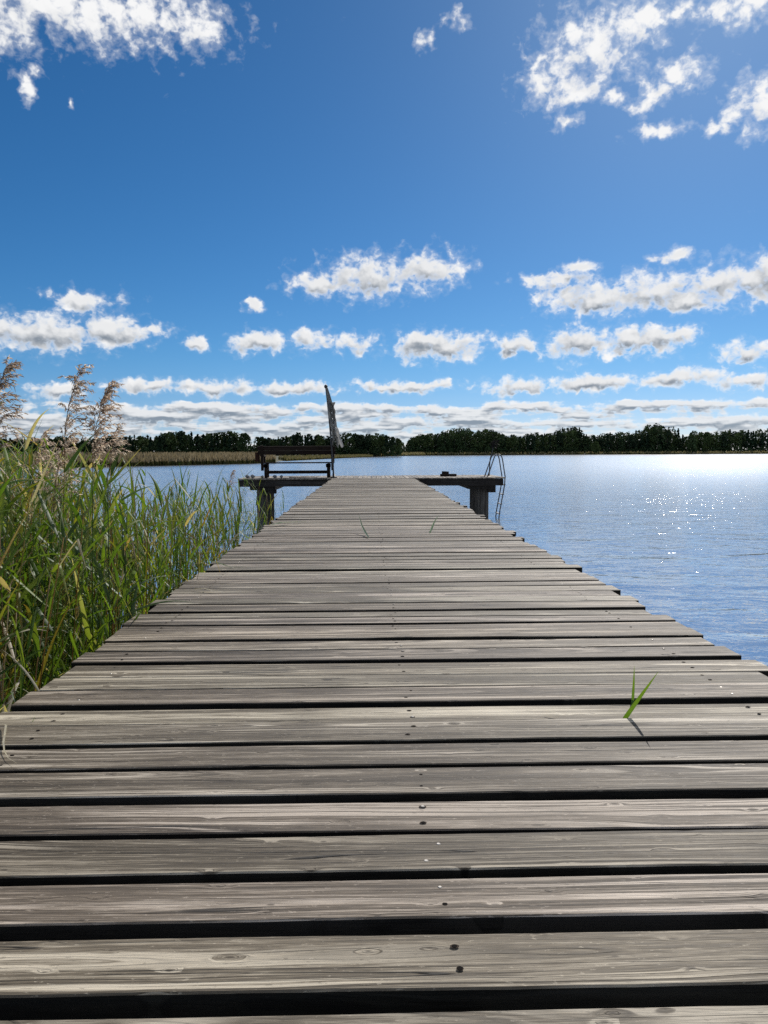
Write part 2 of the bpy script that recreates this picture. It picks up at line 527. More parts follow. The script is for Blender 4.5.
# platform: boards run along the jetty axis, seen end on
pd = MB()
x = PX0
while x < PX1 - 0.05:
    w = random.uniform(0.118, 0.128)
    g = random.uniform(0.85, 1.15)
    board(pd, (x + w / 2, PY0 + random.uniform(-.015, .01) + 0.012, random.uniform(-.003, .003)), (0, 1, 0), (-1, 0, 0), (0, 0, 1), PY1 - PY0, w, 0.034, seg=6, jit=0.0008, tint=[g, g, g])
    x += w + random.uniform(0.008, 0.016)
jpart(pd, 'platform_deck', M['deck'])
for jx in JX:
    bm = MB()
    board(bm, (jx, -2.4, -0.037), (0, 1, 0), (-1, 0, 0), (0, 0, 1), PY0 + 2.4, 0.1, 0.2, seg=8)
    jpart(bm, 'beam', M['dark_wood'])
for yy in (PY0 + 0.05, (PY0 + PY1) / 2, PY1 - 0.15):
    bm = MB()
    board(bm, (PX0 + 0.02, yy + 0.05, -0.037), (1, 0, 0), (0, 1, 0), (0, 0, 1), PX1 - PX0 - 0.04, 0.1, 0.19, seg=6, jit=.002, ch=.006)
    jpart(bm, 'beam', M['dark_wood'])
for (xx, yy, r) in ((-2.99, 22.4, 0.25), (3.23, 22.4, 0.275)):
    pm = MB()
    n = 40
    prof = [(WATER_Z - 1.0, 1.0), (WATER_Z + .3, 1.0), (-0.6, 1.0), (-0.333, 1.0)]
    vs, wc = [], []
    ph = random.uniform(0, 9)
    rk = [1 + 0.018 * (k % 5 == 0) * -2.2 + random.uniform(-.008, .008) for k in range(n)]
    for (z, s) in prof:
        for k in range(n):
            a = 6.28318 * k / n
            vs.append((xx + r * s * rk[k] * math.cos(a), yy + r * s * rk[k] * math.sin(a), z))
            wc.append((z + ph, 0.4 * r * a, 0.03))
    fs = [(j * n + k, j * n + (k + 1) % n, (j + 1) * n + (k + 1) % n, (j + 1) * n + k) for j in range(len(prof) - 1) for k in range(n)]
    fs += [tuple(3 * n + k for k in range(n))]
    pm.add(vs, fs, (1, 1, 1), wc)
    jpart(pm, 'pile', M['pile_wood'])
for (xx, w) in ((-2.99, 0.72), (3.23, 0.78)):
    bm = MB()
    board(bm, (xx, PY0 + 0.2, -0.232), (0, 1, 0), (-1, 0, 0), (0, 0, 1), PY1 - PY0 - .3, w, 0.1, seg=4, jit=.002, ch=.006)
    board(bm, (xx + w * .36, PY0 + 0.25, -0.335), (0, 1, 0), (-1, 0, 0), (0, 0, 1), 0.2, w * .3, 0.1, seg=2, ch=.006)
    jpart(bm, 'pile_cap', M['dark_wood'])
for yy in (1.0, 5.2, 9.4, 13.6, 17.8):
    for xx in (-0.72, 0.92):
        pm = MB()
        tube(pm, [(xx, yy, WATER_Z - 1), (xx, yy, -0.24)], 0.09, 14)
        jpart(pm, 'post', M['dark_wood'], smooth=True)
    bm = MB()
    board(bm, (-1.0, yy + .16, -0.1), (1, 0, 0), (0, 1, 0), (0, 0, 1), 2.1, 0.08, 0.16)
    jpart(bm, 'cross_beam', M['dark_wood'])

# ------------------------------------------------------------------------------------ bench
bench = empty('bench', (-2.02, 22.1, 0.0))
tag(bench, 'dark brown slatted wooden bench facing the lake on the left jetty arm', 'bench')
BX0, BX1 = -2.92 + 2.02, -1.14 + 2.02


def bpart(mb, name, mats=None, smooth=False):
    return mb.build(name, mats or M['bench_wood'], bench, smooth)


bk = MB()
for (z, w) in ((0.905, 0.115), (0.782, 0.115)):
    board(bk, (BX0 - .22, -0.10 + (z - .8) * -.16, z - w / 2), (1, 0, 0), V(0, -.16, 1).normalized(), V(0, -1, -.16).normalized(), BX1 - BX0 + .42, w, 0.035, seg=6, jit=.001)
bpart(bk, 'backrest')
st = MB()
for k in range(4):
    board(st, (BX0 - .12, 0.02 + k * 0.105, 0.45), (1, 0, 0), (0, 1, 0), (0, 0, 1), BX1 - BX0 + .24, 0.095, 0.035, seg=4, jit=.001)
bpart(st, 'seat')
sm = MB()
board(sm, (BX0, 0.16, 0.21), (1, 0, 0), (0, 1, 0), (0, 0, 1), BX1 - BX0, 0.06, 0.09, seg=2)
bpart(sm, 'stretcher')
for xx in (BX0, BX1):
    lg = MB()
    board(lg, (xx, 0.36, 0.41), (0, 0, -1), (1, 0, 0), (0, 1, 0), 0.405, 0.08, 0.06)
    bpart(lg, 'leg')
    lg = MB()
    board(lg, (xx, -0.02, 0.41), (0, 0, -1), (1, 0, 0), (0, 1, 0), 0.405, 0.085, 0.07)
    board(lg, (xx, -0.02, 0.30), V(0, 0, 1), (1, 0, 0), (0, 1, 0), 0.1, 0.14, 0.07)
    bpart(lg, 'leg')
for xx in (BX0 - .10, BX1 + .12):
    pm = MB()
    board(pm, (xx, 0.0, 0.22), V(0, -.14, 1).normalized(), (1, 0, 0), V(0, 1, .14).normalized(), 0.72, 0.075, 0.05)
    bpart(pm, 'back_post')
    am = MB()
    board(am, (xx, -0.10, 0.665), (0, 1, 0), (-1, 0, 0), (0, 0, 1), 0.5, 0.11, 0.045)
    board(am, (xx, 0.36, 0.62), (0, 0, -1), (1, 0, 0), (0, 1, 0), 0.2, 0.08, 0.06)
    bpart(am, 'armrest')
am = MB()
board(am, (BX0 - .24, 0.02, 0.74), (0, 0, -1), (1, 0, 0), (0, 1, 0), 0.27, 0.13, 0.04, tint=[1.5, 1.0, .9])
o = bpart(am, 'side_panel')
o['label'] = 'reddish brown end panel'

# ---------------------------------------------------------------------------------- closed parasol
par = empty('parasol', (-0.985, 21.95, 0.0))
tag(par, 'closed grey garden parasol with ragged canopy leaning beside the bench', 'parasol')


def para_pt(z):
    t = z / 2.6
    return V(-0.20 * t + 0.018 * math.sin(t * 3.1), 0.02 * t, z)


pm = MB()
tube(pm, [para_pt(z) for z in np.linspace(0.0, 2.56, 10)], 0.024, 10)
pm.build('pole', M['pole'], par, True)
pm = MB()
tube(pm, [para_pt(2.53), para_pt(2.555), para_pt(2.60), para_pt(2.63)], [0.03, 0.05, 0.052, 0.02], 10)
pm.build('finial', M['pole'], par, True)
cm = MB()
NR, NS = 40, 26
vs, cs = [], []
for j in range(NS):
    t = j / (NS - 1)
    z = 2.54 - t * 1.56
    c = para_pt(z)
    r0 = 0.032 + 0.062 * (1 - (1 - min(1, t * 2.2)) ** 1.6) + 0.02 * t
    drift = r0 * 0.72 + 0.05 * t ** 1.5
    for k in range(NR):
        a = 6.28318 * k / NR
        fold = 0.72 + 0.34 * abs(math.sin(4 * a + 1.2 * t)) + 0.10 * math.sin(11 * a + 7 * t)
        r = r0 * fold
        r *= 1 + (.22 * math.sin(5 * a + 13 * t) * math.sin(21 * t + 2 * a) if t > .3 else 0)
        hem = 0.10 * math.sin(3 * a + 1) * max(0, t - .75) / .25 - (0.10 * max(0, math.cos(a)) ** 3 * max(0, t - .8) / .2)
        vs.append((c.x + drift + r * math.cos(a) * 0.82, c.y + r * math.sin(a), z + hem))
        sh = random.uniform(0.8, 1.1) * (1.25 if math.sin(4 * a + 1.2 * t + .6) * math.sin(9 * t + a) > .35 else .8)  # lit and shaded folds painted into the cloth tint
        cs.append((0.25 * sh, 0.25 * sh, 0.24 * sh))
hole = lambda j, k: (9 <= j <= 11 and k in (8, 9, 10, 28, 29, 30)) or (13 <= j <= 20 and (k + j // 4) % 10 in (2, 3)) or (j > 21 and k % 7 in (1, 2, 3))
fs = [(j * NR + k, j * NR + (k + 1) % NR, (j + 1) * NR + (k + 1) % NR, (j + 1) * NR + k) for j in range(NS - 1) for k in range(NR) if not hole(j, k)]
cm.add(vs, fs, cs)
# crumpled folds and torn strips of the same cloth hanging along the bundle
for q in range(16):
    t0 = random.uniform(.22, .72)
    p0 = para_pt(2.54 - t0 * 1.56) + V(random.uniform(.05, .17), -random.uniform(.06, .10), 0)
    L = random.uniform(.22, .5)
    w = random.uniform(.015, .04)
    gcol = random.choice([.10, .16, .42, .55])
    fl2 = []
    for i in range(7):
        u = i / 6
        p = p0 + V(.04 * u + .018 * math.sin(7 * u + q), -.02 * math.sin(5 * u + q), -L * u)
        ww = w * (1 - .6 * u) * (1 + .3 * math.sin(9 * u + q))
        fl2 += [p + V(-ww, 0.015, 0), p + V(0, -.02, 0), p + V(ww, 0.015, .01)]
    cm.add(fl2, [(3 * i + k, 3 * i + k + 1, 3 * i + k + 4, 3 * i + k + 3) for i in range(6) for k in range(2)], (gcol, gcol * .98, gcol * .94))
# a loose flap of cloth hanging free on the lake side
fl = []
for i in range(9):
    t = i / 8
    p = para_pt(1.42 - 0.56 * t) + V(0.15 + 0.16 * t ** 0.9, -0.09, 0)
    w = 0.05 * (1 - .5 * t) + .012 * math.sin(9 * t)
    fl += [p + V(-w, 0.02 * math.sin(5 * t), 0), p + V(0, -.035, 0), p + V(w, 0.02, .03)]
cm.add(fl, [(3 * i + k, 3 * i + k + 1, 3 * i + k + 4, 3 * i + k + 3) for i in range(8) for k in range(2)], (0.4, 0.39, 0.37))
cm.build('canopy', M['fabric'], par, True)
pm = MB()
tube(pm, [para_pt(1.22) + V(.10, -.005, 0), para_pt(1.19) + V(.10, 0, 0)], [0.104, 0.106], 18, (0.16, 0.16, 0.15))
pm.build('strap', M['fabric'], par)
pm = MB()
tube(pm, [(0, 0, 0.0), (0, 0, 0.03), (0, 0, 0.04), (0.0, 0, 0.12)], [0.10, 0.10, 0.04, 0.035], 20)
pm.build('base', M['pole'], par, True)

# ------------------------------------------------------------------------------------------ ladder
lad = empty('swimming_ladder', (3.81, 22.45, 0.0))
tag(lad, 'steel swimming ladder with arched rails on the end of the right jetty arm', 'ladder')
for dy in (-0.27, 0.27):
    rm = MB()
    pts = [(-.37, 0), (-.27, .29), (-.185, .54), (-.155, .605), (-.11, .632), (-.05, .638), (0.0, .625), (.035, .585), (.06, .50), (.10, .25), (.14, 0), (.125, -.25), (.06, -.62), (-.01, -1.0), (-.08, -1.6)]
    tube(rm, [(a, dy, z) for a, z in pts], 0.017, 10)
    rm.build('rail', M['steel'], lad, True)
for z, a in ((-.22, .127), (-.50, .082), (-.78, .034), (-1.06, -.02), (-1.35, -.05)):
    rm = MB()
    board(rm, (a, -.27, z), (0, 1, 0), (-1, 0, 0), (0, 0, 1), 0.54, 0.06, 0.025)
    rm.build('rung', M['steel'], lad)

# a thin stake behind the ladder that carries a dark ragged bundle
sk = empty('stake', (3.66, 23.3, 0.0))
tag(sk, 'thin dark stake with a ragged black bundle at its top behind the ladder', 'stake')
sm = MB()
tube(sm, [(0, 0, -.03), (0.03, 0, .5), (0.17, 0, 1.02)], [.018, .015, .01], 8)
sm.build('shaft', M['pole'], sk, True)
sm = MB()
for k in range(46):
    p = V(0.17, 0, 0.97) + V(random.gauss(0, .05), random.gauss(0, .05), random.gauss(0, .07))
    d = V(random.gauss(0, 1), random.gauss(0, 1), random.gauss(0, .8)).normalized() * random.uniform(.05, .14)
    s = d.cross(V(random.random(), random.random(), random.random())).normalized() * random.uniform(.012, .035)
    sm.add([p - s, p + s, p + d + s * .5, p + d - s * .5], [(0, 1, 2, 3)], (.015, .015, .015))
sm.build('bundle', M['fabric'], sk)

# ------------------------------------------------------------------ small things lying on the jetty
bl = MB()
board(bl, (2.13, 22.75, 0.075), (1, 0, .0), (0, 1, 0), (0, 0, 1), 0.47, 0.2, 0.07, seg=3, jit=.003, ch=.012)
board(bl, (2.18, 22.77, 0.155), V(1, .1, -.06).normalized(), (0, 1, 0), (0, 0, 1), 0.2, 0.13, 0.079, seg=3, jit=.003, ch=.015)
tag(bl.build('wood_block', M['bench_wood']), 'low dark brown wooden block with a raised lump lying on the right jetty arm', 'wood block')


def stone(loc, r, lab):
    mb = MB()
    n, mrows = 12, 8
    vs = []
    ph = [random.uniform(0, 6) for _ in range(4)]
    for j in range(mrows + 1):
        th = math.pi * j / mrows
        for k in range(n):
            a = 6.28318 * k / n
            s = 1 + .14 * math.sin(2 * a + ph[0]) * math.sin(th) + .09 * math.sin(3 * a + ph[1] + 2 * th)
            vs.append((r * s * math.sin(th) * math.cos(a), r * s * .9 * math.sin(th) * math.sin(a), r * .8 * (.96 - math.cos(th)) * (1 - .08 * math.sin(a + ph[2]))))
    fs = [(j * n + k, j * n + (k + 1) % n, (j + 1) * n + (k + 1) % n, (j + 1) * n + k) for j in range(mrows) for k in range(n)]
    mb.add(vs, fs)
    tag(mb.build('stone', M['stone'], smooth=True, loc=loc), lab, 'stone', 'stones on the left jetty arm')


for (x, y, r, lab) in ((-3.44, 22.02, .058, 'grey stone nearest the outer end of the left jetty arm'), (-3.30, 22.05, .062, 'grey stone second from the outer end of the left jetty arm'),
                       (-3.02, 22.0, .05, 'lone middle grey stone just left of the bench legs'), (-2.66, 21.98, .056, 'grey stone on the jetty just right of the left bench leg'),
                       (-2.48, 22.02, .05, 'small grey stone under the left part of the bench')):
    stone((x, y, 0.004), r, lab)
tm = MB()
tube(tm, [(-2.25, 21.9, .03), (-1.9, 21.93, .028), (-1.45, 21.92, .03)], [.014, .012, .009], 8, (2.2, 1.1, .8))
tag(tm.build('stick', M['bench_wood'], smooth=True), 'thin reddish stick lying on the jetty under the bench', 'stick')


def ribbon(mb, pts, width, col, fold=0.25, side=None, tipw=0.05, n_sub=1, col2=None):
    """a grass-like blade along pts with a folded midrib"""
    pts = [Vector(p) for p in pts]
    n = len(pts)
    vs, cs = [], []
    for i, p in enumerate(pts):
        t = i / (n - 1)
        d = (pts[min(i + 1, n - 1)] - pts[max(i - 1, 0)]).normalized()
        s = Vector(side) if side is not None else d.cross(V(0, 0, 1))
        if s.length < 1e-3: s = V(1, 0, 0)
        s = (s - d * s.dot(d)).normalized()
        nn = s.cross(d).normalized()
        w = width * .5 * min(1.0, 0.45 + 3.0 * t) * max(tipw, (1 - t ** 2.2))
        vs += [p - s * w + nn * w * fold, p, p + s * w + nn * w * fold]
        c = col if col2 is None else tuple(a + (b - a) * t ** 2 for a, b in zip(col, col2))
        cs += [c, tuple(x * 1.12 for x in c), c]
    mb.add(vs, [(3 * i + k, 3 * i + k + 1, 3 * i + k + 4, 3 * i + k + 3) for i in range(n - 1) for k in range(2)], cs)


G1, G2 = (0.085, 0.17, 0.02), (0.12, 0.2, 0.025)
sp = empty('grass_sprout', (0.70, 2.05, 0.0))
tag(sp, 'two green grass blades sprouting between the near jetty planks', 'grass sprout')
for base, tip, w in (((0.737, 2.105, -0.04), (0.743, 2.11, 0.10), .0085), ((0.655, 1.985, -0.04), (0.742, 1.93, 0.135), .0125)):
    bm = MB()
    b0, b1 = Vector(base), Vector(tip)
    pts = [b0.lerp(b1, t) + V(0.006 * math.sin(t * 3), 0.012 * math.sin(t * 3.1), 0.0) - V(.70, 2.05, 0) for t in np.linspace(0, 1, 9)]
    ribbon(bm, pts, w, G1, .3, side=(1, -.3, 0), col2=G2)
    bm.build('blade', M['blade'], sp, True)


def lying(name, pts, w, col, lab, cat, side=None, fold=.2):
    mb = MB()
    ribbon(mb, pts, w, col, fold, side=side)
    return tag(mb.build(name, M['blade'], smooth=True), lab, cat)


lying('dry_reed_strip', [(-0.935, 1.945, .012), (-0.925, 1.93, .014), (-0.905, 1.88, .010), (-0.885, 1.83, .008), (-0.86, 1.78, .007), (-0.83, 1.735, .007), (-0.795, 1.70, .009)], .0058, (.62, .58, .48),
      'pale curled dry reed strip lying on the near left jetty planks', 'reed strip', side=None)
lying('dry_reed_strip', [(0.470, 2.010, .008), (0.484, 2.002, .009), (0.500, 1.992, .008), (0.512, 1.986, .007)], .006, (.55, .50, .38), 'tiny pale straw bit lying on the jetty left of the grass sprout', 'straw')
lying('dry_reed_strip', [(-0.90, 3.92, .010), (-0.84, 3.90, .016), (-0.78, 3.86, .010), (-0.72, 3.85, .008)], .014, (.50, .46, .36), 'pale dry leaf scrap on the left jetty edge beside the reeds', 'reed scrap')
lying('green_blade', [(0.0, 6.32, .004), (-0.03, 6.5, .03), (-0.06, 6.7, .07), (-0.09, 6.95, .15)], .022, (.05, .09, .02), 'dark green grass blade leaning left on the middle of the jetty', 'grass blade', side=(1, .4, 0))
lying('green_blade', [(0.53, 6.65, .003), (0.56, 6.8, .03), (0.60, 7.0, .07), (0.66, 7.2, .12)], .022, (.10, .17, .03), 'short light green grass blade leaning right on the jetty', 'grass blade', side=(1, -.4, 0))
lying('green_blade', [(-0.93, 7.35, .02), (-0.84, 7.5, .03), (-0.74, 7.62, .022), (-0.62, 7.8, .015)], .03, (.10, .2, .03), 'bright green fallen reed leaf on the jetty edge beside the reeds', 'reed leaf')
lying('dry_reed_strip', [(-1.02, 4.75, .05), (-0.93, 4.72, .03), (-0.84, 4.66, .012), (-0.72, 4.70, .010)], .022, (.13, .17, .05), 'olive fallen reed leaf bent over the left jetty edge', 'reed leaf')

# ------------------------------------------------------------------------------------------- reeds
GREENS = [(0.068, 0.136, 0.021), (0.086, 0.162, 0.023), (0.115, 0.195, 0.026), (0.046, 0.096, 0.022), (0.14, 0.205, 0.03), (0.070, 0.115, 0.046)]
YELLOW = [(0.22, 0.19, 0.04), (0.26, 0.17, 0.045), (0.19, 0.2, 0.04)]
DRY = [(0.38, 0.32, 0.22), (0.30, 0.22, 0.13), (0.46, 0.42, 0.33)]


def leaf_pts(base, az, length, up, droop, kink=None, n=9):
    """arching leaf: starts 'up' radians from vertical, bends over by 'droop' radians along its length"""
    p = Vector(base)
    pts = [p.copy()]
    for i in range(n):
        t = (i + .5) / n
        a = up + droop * t ** 1.5
        if kink and t > kink: a = max(a, 2.75)
        d = V(math.sin(a) * math.cos(az), math.sin(a) * math.sin(az), math.cos(a))
        p = p + d * (length / n)
        pts.append(p.copy())
    return pts


def reed_stem(mb, H, lean, col, r=0.0042, n=9, ns=5):
    pts = []
    for i in range(n + 1):
        t = i / n
        pts.append(V(lean[0] * t ** 1.8, lean[1] * t ** 1.8, H * t))
    tube(mb, pts, [r * (1 - .6 * i / n) for i in range(n + 1)], ns, col)
    return pts


def stem_at(pts, t):
    x = t * (len(pts) - 1)
    i = min(int(x), len(pts) - 2)
    return pts[i].lerp(pts[i + 1], x - i)


def reed_leaves(mb, pts, H, n_leaf, lo, width, length, style):
    az0 = random.uniform(0, 6.28)
    for k in range(n_leaf):
        t = lo + (0.985 - lo) * (k + random.uniform(-.3, .3)) / max(1, n_leaf - 1)
        t = max(lo, min(.985, t))
        az = az0 + math.pi * k + random.gauss(0, .55)
        q = random.random()
        if style == 'dry':
            col, col2 = random.choice(DRY), random.choice(DRY)
        elif style == 'yellow':
            col = random.choice(YELLOW + GREENS)
            col2 = random.choice(YELLOW)
        else:
            col = random.choice(GREENS)
            col2 = random.choice(GREENS + YELLOW[:1]) if q > .2 else random.choice(DRY)
            if t < .4 and random.random() < .45: col = col2 = random.choice(DRY)
        L = length * random.uniform(.65, 1.15) * (0.75 + .4 * math.sin(math.pi * min(1, max(0, (t - lo) / (1 - lo + 1e-6)))))
        up = random.uniform(.3, 1.0)
        droop = random.choice([random.uniform(.0, .6), random.uniform(.3, 1.5)])
        kink = random.uniform(.25, .6) if random.random() < .17 else None
        if style == 'slim': up, droop, kink = random.uniform(.1, .4), random.uniform(.1, .9), (kink if random.random() < .4 else None)
        b = stem_at(pts, t)
        tw = random.uniform(-.7, .7)
        side = V(-math.sin(az) , math.cos(az), tw)
        ribbon(mb, leaf_pts(b, az, L, up, droop, kink), width * random.uniform(.7, 1.15), col, random.uniform(.15, .5), side=side, col2=col2)


def plume(mb, pts, size, full=1.0):
    """one-sided feathery panicle: drooping branches with many small spikelets"""
    top = pts[-1]
    n = int(46 * max(full, .5))
    ax = []
    for i in range(13):
        t = i / 12
        ax.append(top + V(size * (0.20 * t ** 2), 0, size * t * (1 - .08 * t)))
    tube(mb, ax, [.0018 * (1 - .7 * i / 12) for i in range(13)], 4, (.28, .22, .15))
    for k in range(n):
        t = (k / n) ** .9
        b = stem_at(ax, t)
        az = random.gauss(-.1, .95)
        L = size * (.55 - .36 * t) * random.uniform(.6, 1.1)
        p = b.copy()
        br = [p.copy()]
        up = random.uniform(.25, .5)
        for i in range(7):
            a = up + 1.45 * (i / 6) ** 1.1
            p = p + V(math.sin(a) * math.cos(az), math.sin(a) * math.sin(az) * .8, math.cos(a)) * (L / 7)
            br.append(p.copy())
        tube(mb, br, .0007, 3, (.24, .17, .12), cap=False)
        for s in range(int(20 * full) + 4):
            u = random.uniform(.18, 1.0)
            q = stem_at(br, u)
            d = V(random.gauss(.6 * math.cos(az), .32), random.gauss(.4 * math.sin(az), .35), random.gauss(-.25, .35)).normalized()
            l = random.uniform(.011, .020)
            w = d.cross(V(random.gauss(0, 1), random.gauss(0, 1), random.gauss(0, 1))).normalized() * random.uniform(.0014, .0030)
            g = random.uniform(.7, 1.35)
            c = random.choice([(.40 * g, .34 * g, .275 * g), (.54 * g, .48 * g, .40 * g), (.28 * g, .22 * g, .18 * g)])
            mb.add([q - w, q + w, q + d * l + w * .3, q + d * l - w * .3], [(0, 1, 2, 3)], c)


def reed(H, style, lean=(0, 0), nl=11, width=.019, length=.42, lo=.3, has_plume=0.0, r=.0042, root=None):
    root = root or empty('reed')
    stc = random.choice(GREENS if style in ('green', 'slim') and random.random() < .5 else YELLOW[:2] + DRY[:2])
    s = MB()
    pts = reed_stem(s, H, lean, stc, r)
    s.build('stem', M['reed'], root, True)
    l = MB()
    reed_leaves(l, pts, H, nl, lo, width, length, style)
    l.build('foliage', M['reed'], root, True)
    if has_plume:
        p = MB()
        plume(p, pts, .36 * min(1, has_plume + .2), has_plume)
        p.build('plume', M['plume'], root)
    return root


GROUP = 'reeds growing along the left side of the jetty'
LAB = {'green': 'leafy green reed without a plume in the dense stand left of the jetty',
       'slim': 'slim upright reed with narrow leaves and no plume left of the jetty',
       'yellow': 'yellowing reed with limp leaves in the stand left of the jetty',
       'dry': 'dry straw coloured reed among the green ones left of the jetty'}
# plume reeds, each with a place and a look of its own
SPECIAL = [(-1.33, 2.70, 1.90, 1.0, 'tall reed with a full drooping brown plume at the very left of the picture', (.02, 0)),
           (-1.25, 3.05, 1.92, .9, 'tallest plumed reed standing upright above the stand, bent leaf beside it', (.06, 0)),
           (-1.14, 3.10, 1.86, 1.25, 'reed with the fullest pale brown plume right of the tallest plumed reed', (.04, 0)),
           (-1.20, 3.55, 1.86, .4, 'reed with a small thin upright plume, rightmost of the tall plumed reeds', (.02, 0)),
           (-1.42, 3.2, 1.68, .75, 'lower plumed reed between the leftmost plume and the tallest one', (.12, 0)),
           (-1.62, 3.5, 1.72, .7, 'lower plumed reed half hidden behind the leftmost plume', (.10, 0)),
           (-1.62, 7.6, 1.58, .35, 'reed with a sparse hair thin plume alone above the open water', (.25, 0))]
for (x, y, h, pf, lab, lean) in SPECIAL:
    o = reed(h, 'green', lean, 8, .022, .40, .35, pf)
    o.location = (x, y, WATER_Z - .02)
    tag(o, lab, 'reed', GROUP)

# prototypes
PROTO = {'green': [reed(random.uniform(1.65, 1.95), 'green', (random.uniform(-.15, .2), random.uniform(-.1, .1)), random.randint(13, 18), random.uniform(.012, .020), random.uniform(.28, .44), .16) for _ in range(14)],
         'slim': [reed(random.uniform(1.5, 1.75), 'slim', (random.uniform(-.12, .16), random.uniform(-.08, .08)), random.randint(7, 11), random.uniform(.010, .015), random.uniform(.24, .38), .3, r=.0038) for _ in range(10)],
         'yellow': [reed(random.uniform(1.4, 1.75), 'yellow', (random.uniform(-.15, .2), random.uniform(-.1, .1)), random.randint(7, 10), random.uniform(.012, .019), random.uniform(.28, .42), .28, r=.0036) for _ in range(6)],
         'dry': [reed(random.uniform(1.2, 1.7), 'dry', (random.uniform(-.25, .3), random.uniform(-.2, .2)), random.randint(3, 6), random.uniform(.010, .016), random.uniform(.22, .36), .3, r=.0038) for _ in range(6)]}
used = {id(p): False for ps in PROTO.values() for p in ps}


def place(style, x, y, s, rz):
    p = random.choice(PROTO[style])
    if used[id(p)]:
        o = copy_tree(p)
    else:
        o, used[id(p)] = p, True
    o.location = (x, y, WATER_Z - .02)
    o.rotation_euler = (random.gauss(0, .035), random.gauss(.02, .035), rz)
    o.scale = (s * random.uniform(.92, 1.08),) * 2 + (s,)
    tag(o, LAB[style], 'reed', GROUP + {'green': ', leafy', 'slim': ', slim', 'yellow': ', yellowing', 'dry': ', dry'}[style])
    return o


spots = []
tries = 0
# the dense stand at the left edge of the view
while len(spots) < 185:
    tries += 1
    y = 1.75 + 5.2 * random.random() ** 1.15
    x = random.uniform(-0.53 * y - .15, -1.08 if y > 2.7 else -1.17)
    edge = x / y
    if edge > -0.30 and random.random() > 0.42: continue
    if any((x - a) ** 2 + (y - c) ** 2 < .0022 for a, c, _ in spots): continue
    spots.append((x, y, random.choices(['green', 'yellow', 'dry', 'slim'], [64, 9, 13, 14])[0]))
# the thin belt that follows the jetty towards the arm
while len(spots) < 290:
    y = random.uniform(4.0, 12.8)
    x = random.uniform(-1.12 - .13 * y ** 1.05, -1.1)
    if y > 8.5 and random.random() < .45: continue
    spots.append((x, y, random.choices(['green', 'yellow', 'dry', 'slim'], [14, 22, 8, 56])[0]))
for (x, y, st) in spots:
    top = .99 - .013 * y if x / y < -.36 else 1.0 - .016 * y
    place(st, x, y, top * random.uniform(.80, 1.06), random.uniform(0, 6.283))

# the reeds further out, past the first three hundred, as one mass
mass = MB()


def mass_reed(x, y, H, style):
    tmp = MB()
    lean = (random.uniform(-.15, .2), random.uniform(-.1, .1))
    col = random.choice(GREENS if style == 'green' else YELLOW[:2] + DRY[:2])
    pts = reed_stem(tmp, H, lean, col, .0042, 5, 4)
    reed_leaves(tmp, pts, H, random.randint(6, 12) if style != 'dry' else 3, .25, .019, .38, style)
    mass.add([(a + x, b + y, c + WATER_Z - .02) for a, b, c in tmp.v], tmp.f, tmp.c)


for k in range(900):
    y = 2.4 + 12 * random.random() ** 1.3
    x = random.uniform(-.85 * y, -.37 * y - .25)
    mass_reed(x, y, random.uniform(1.5, 2.0), random.choices(['green', 'yellow', 'dry'], [55, 25, 20])[0])
for k in range(190):                     # slim stems of the belt along the jetty, beyond the ones built singly
    y = random.uniform(3.2, 8.6)
    x = random.uniform(-1.14 - .20 * y, -1.12 - .02 * y)
    mass_reed(x, y, random.uniform(1.2, 1.72) * (1.02 - .012 * y), random.choices(['slim', 'yellow', 'dry', 'green'], [58, 16, 18, 8])[0])
for k in range(330):                     # leafy reeds that close the wall at the left
    y = 2.3 + 5.2 * random.random()
    x = random.uniform(-.56 * y - .2, -.30 * y - .35)
    mass_reed(x, y, random.uniform(1.35, 1.88), random.choices(['green', 'yellow', 'dry'], [74, 12, 14])[0])
for k in range(260):                     # low dead stalks and leaves between the stems
    y = 1.6 + 5.4 * random.random()
    x = random.uniform(-.6 * y - .2, -1.05)
    mass_reed(x, y, random.uniform(.4, 1.05), random.choice(['dry', 'dry', 'green']))
tag(mass.build('reed_stand', M['reed'], smooth=True), 'mass of reeds and dead stalks filling the bank behind the nearest reeds', 'reeds', kind='stuff')

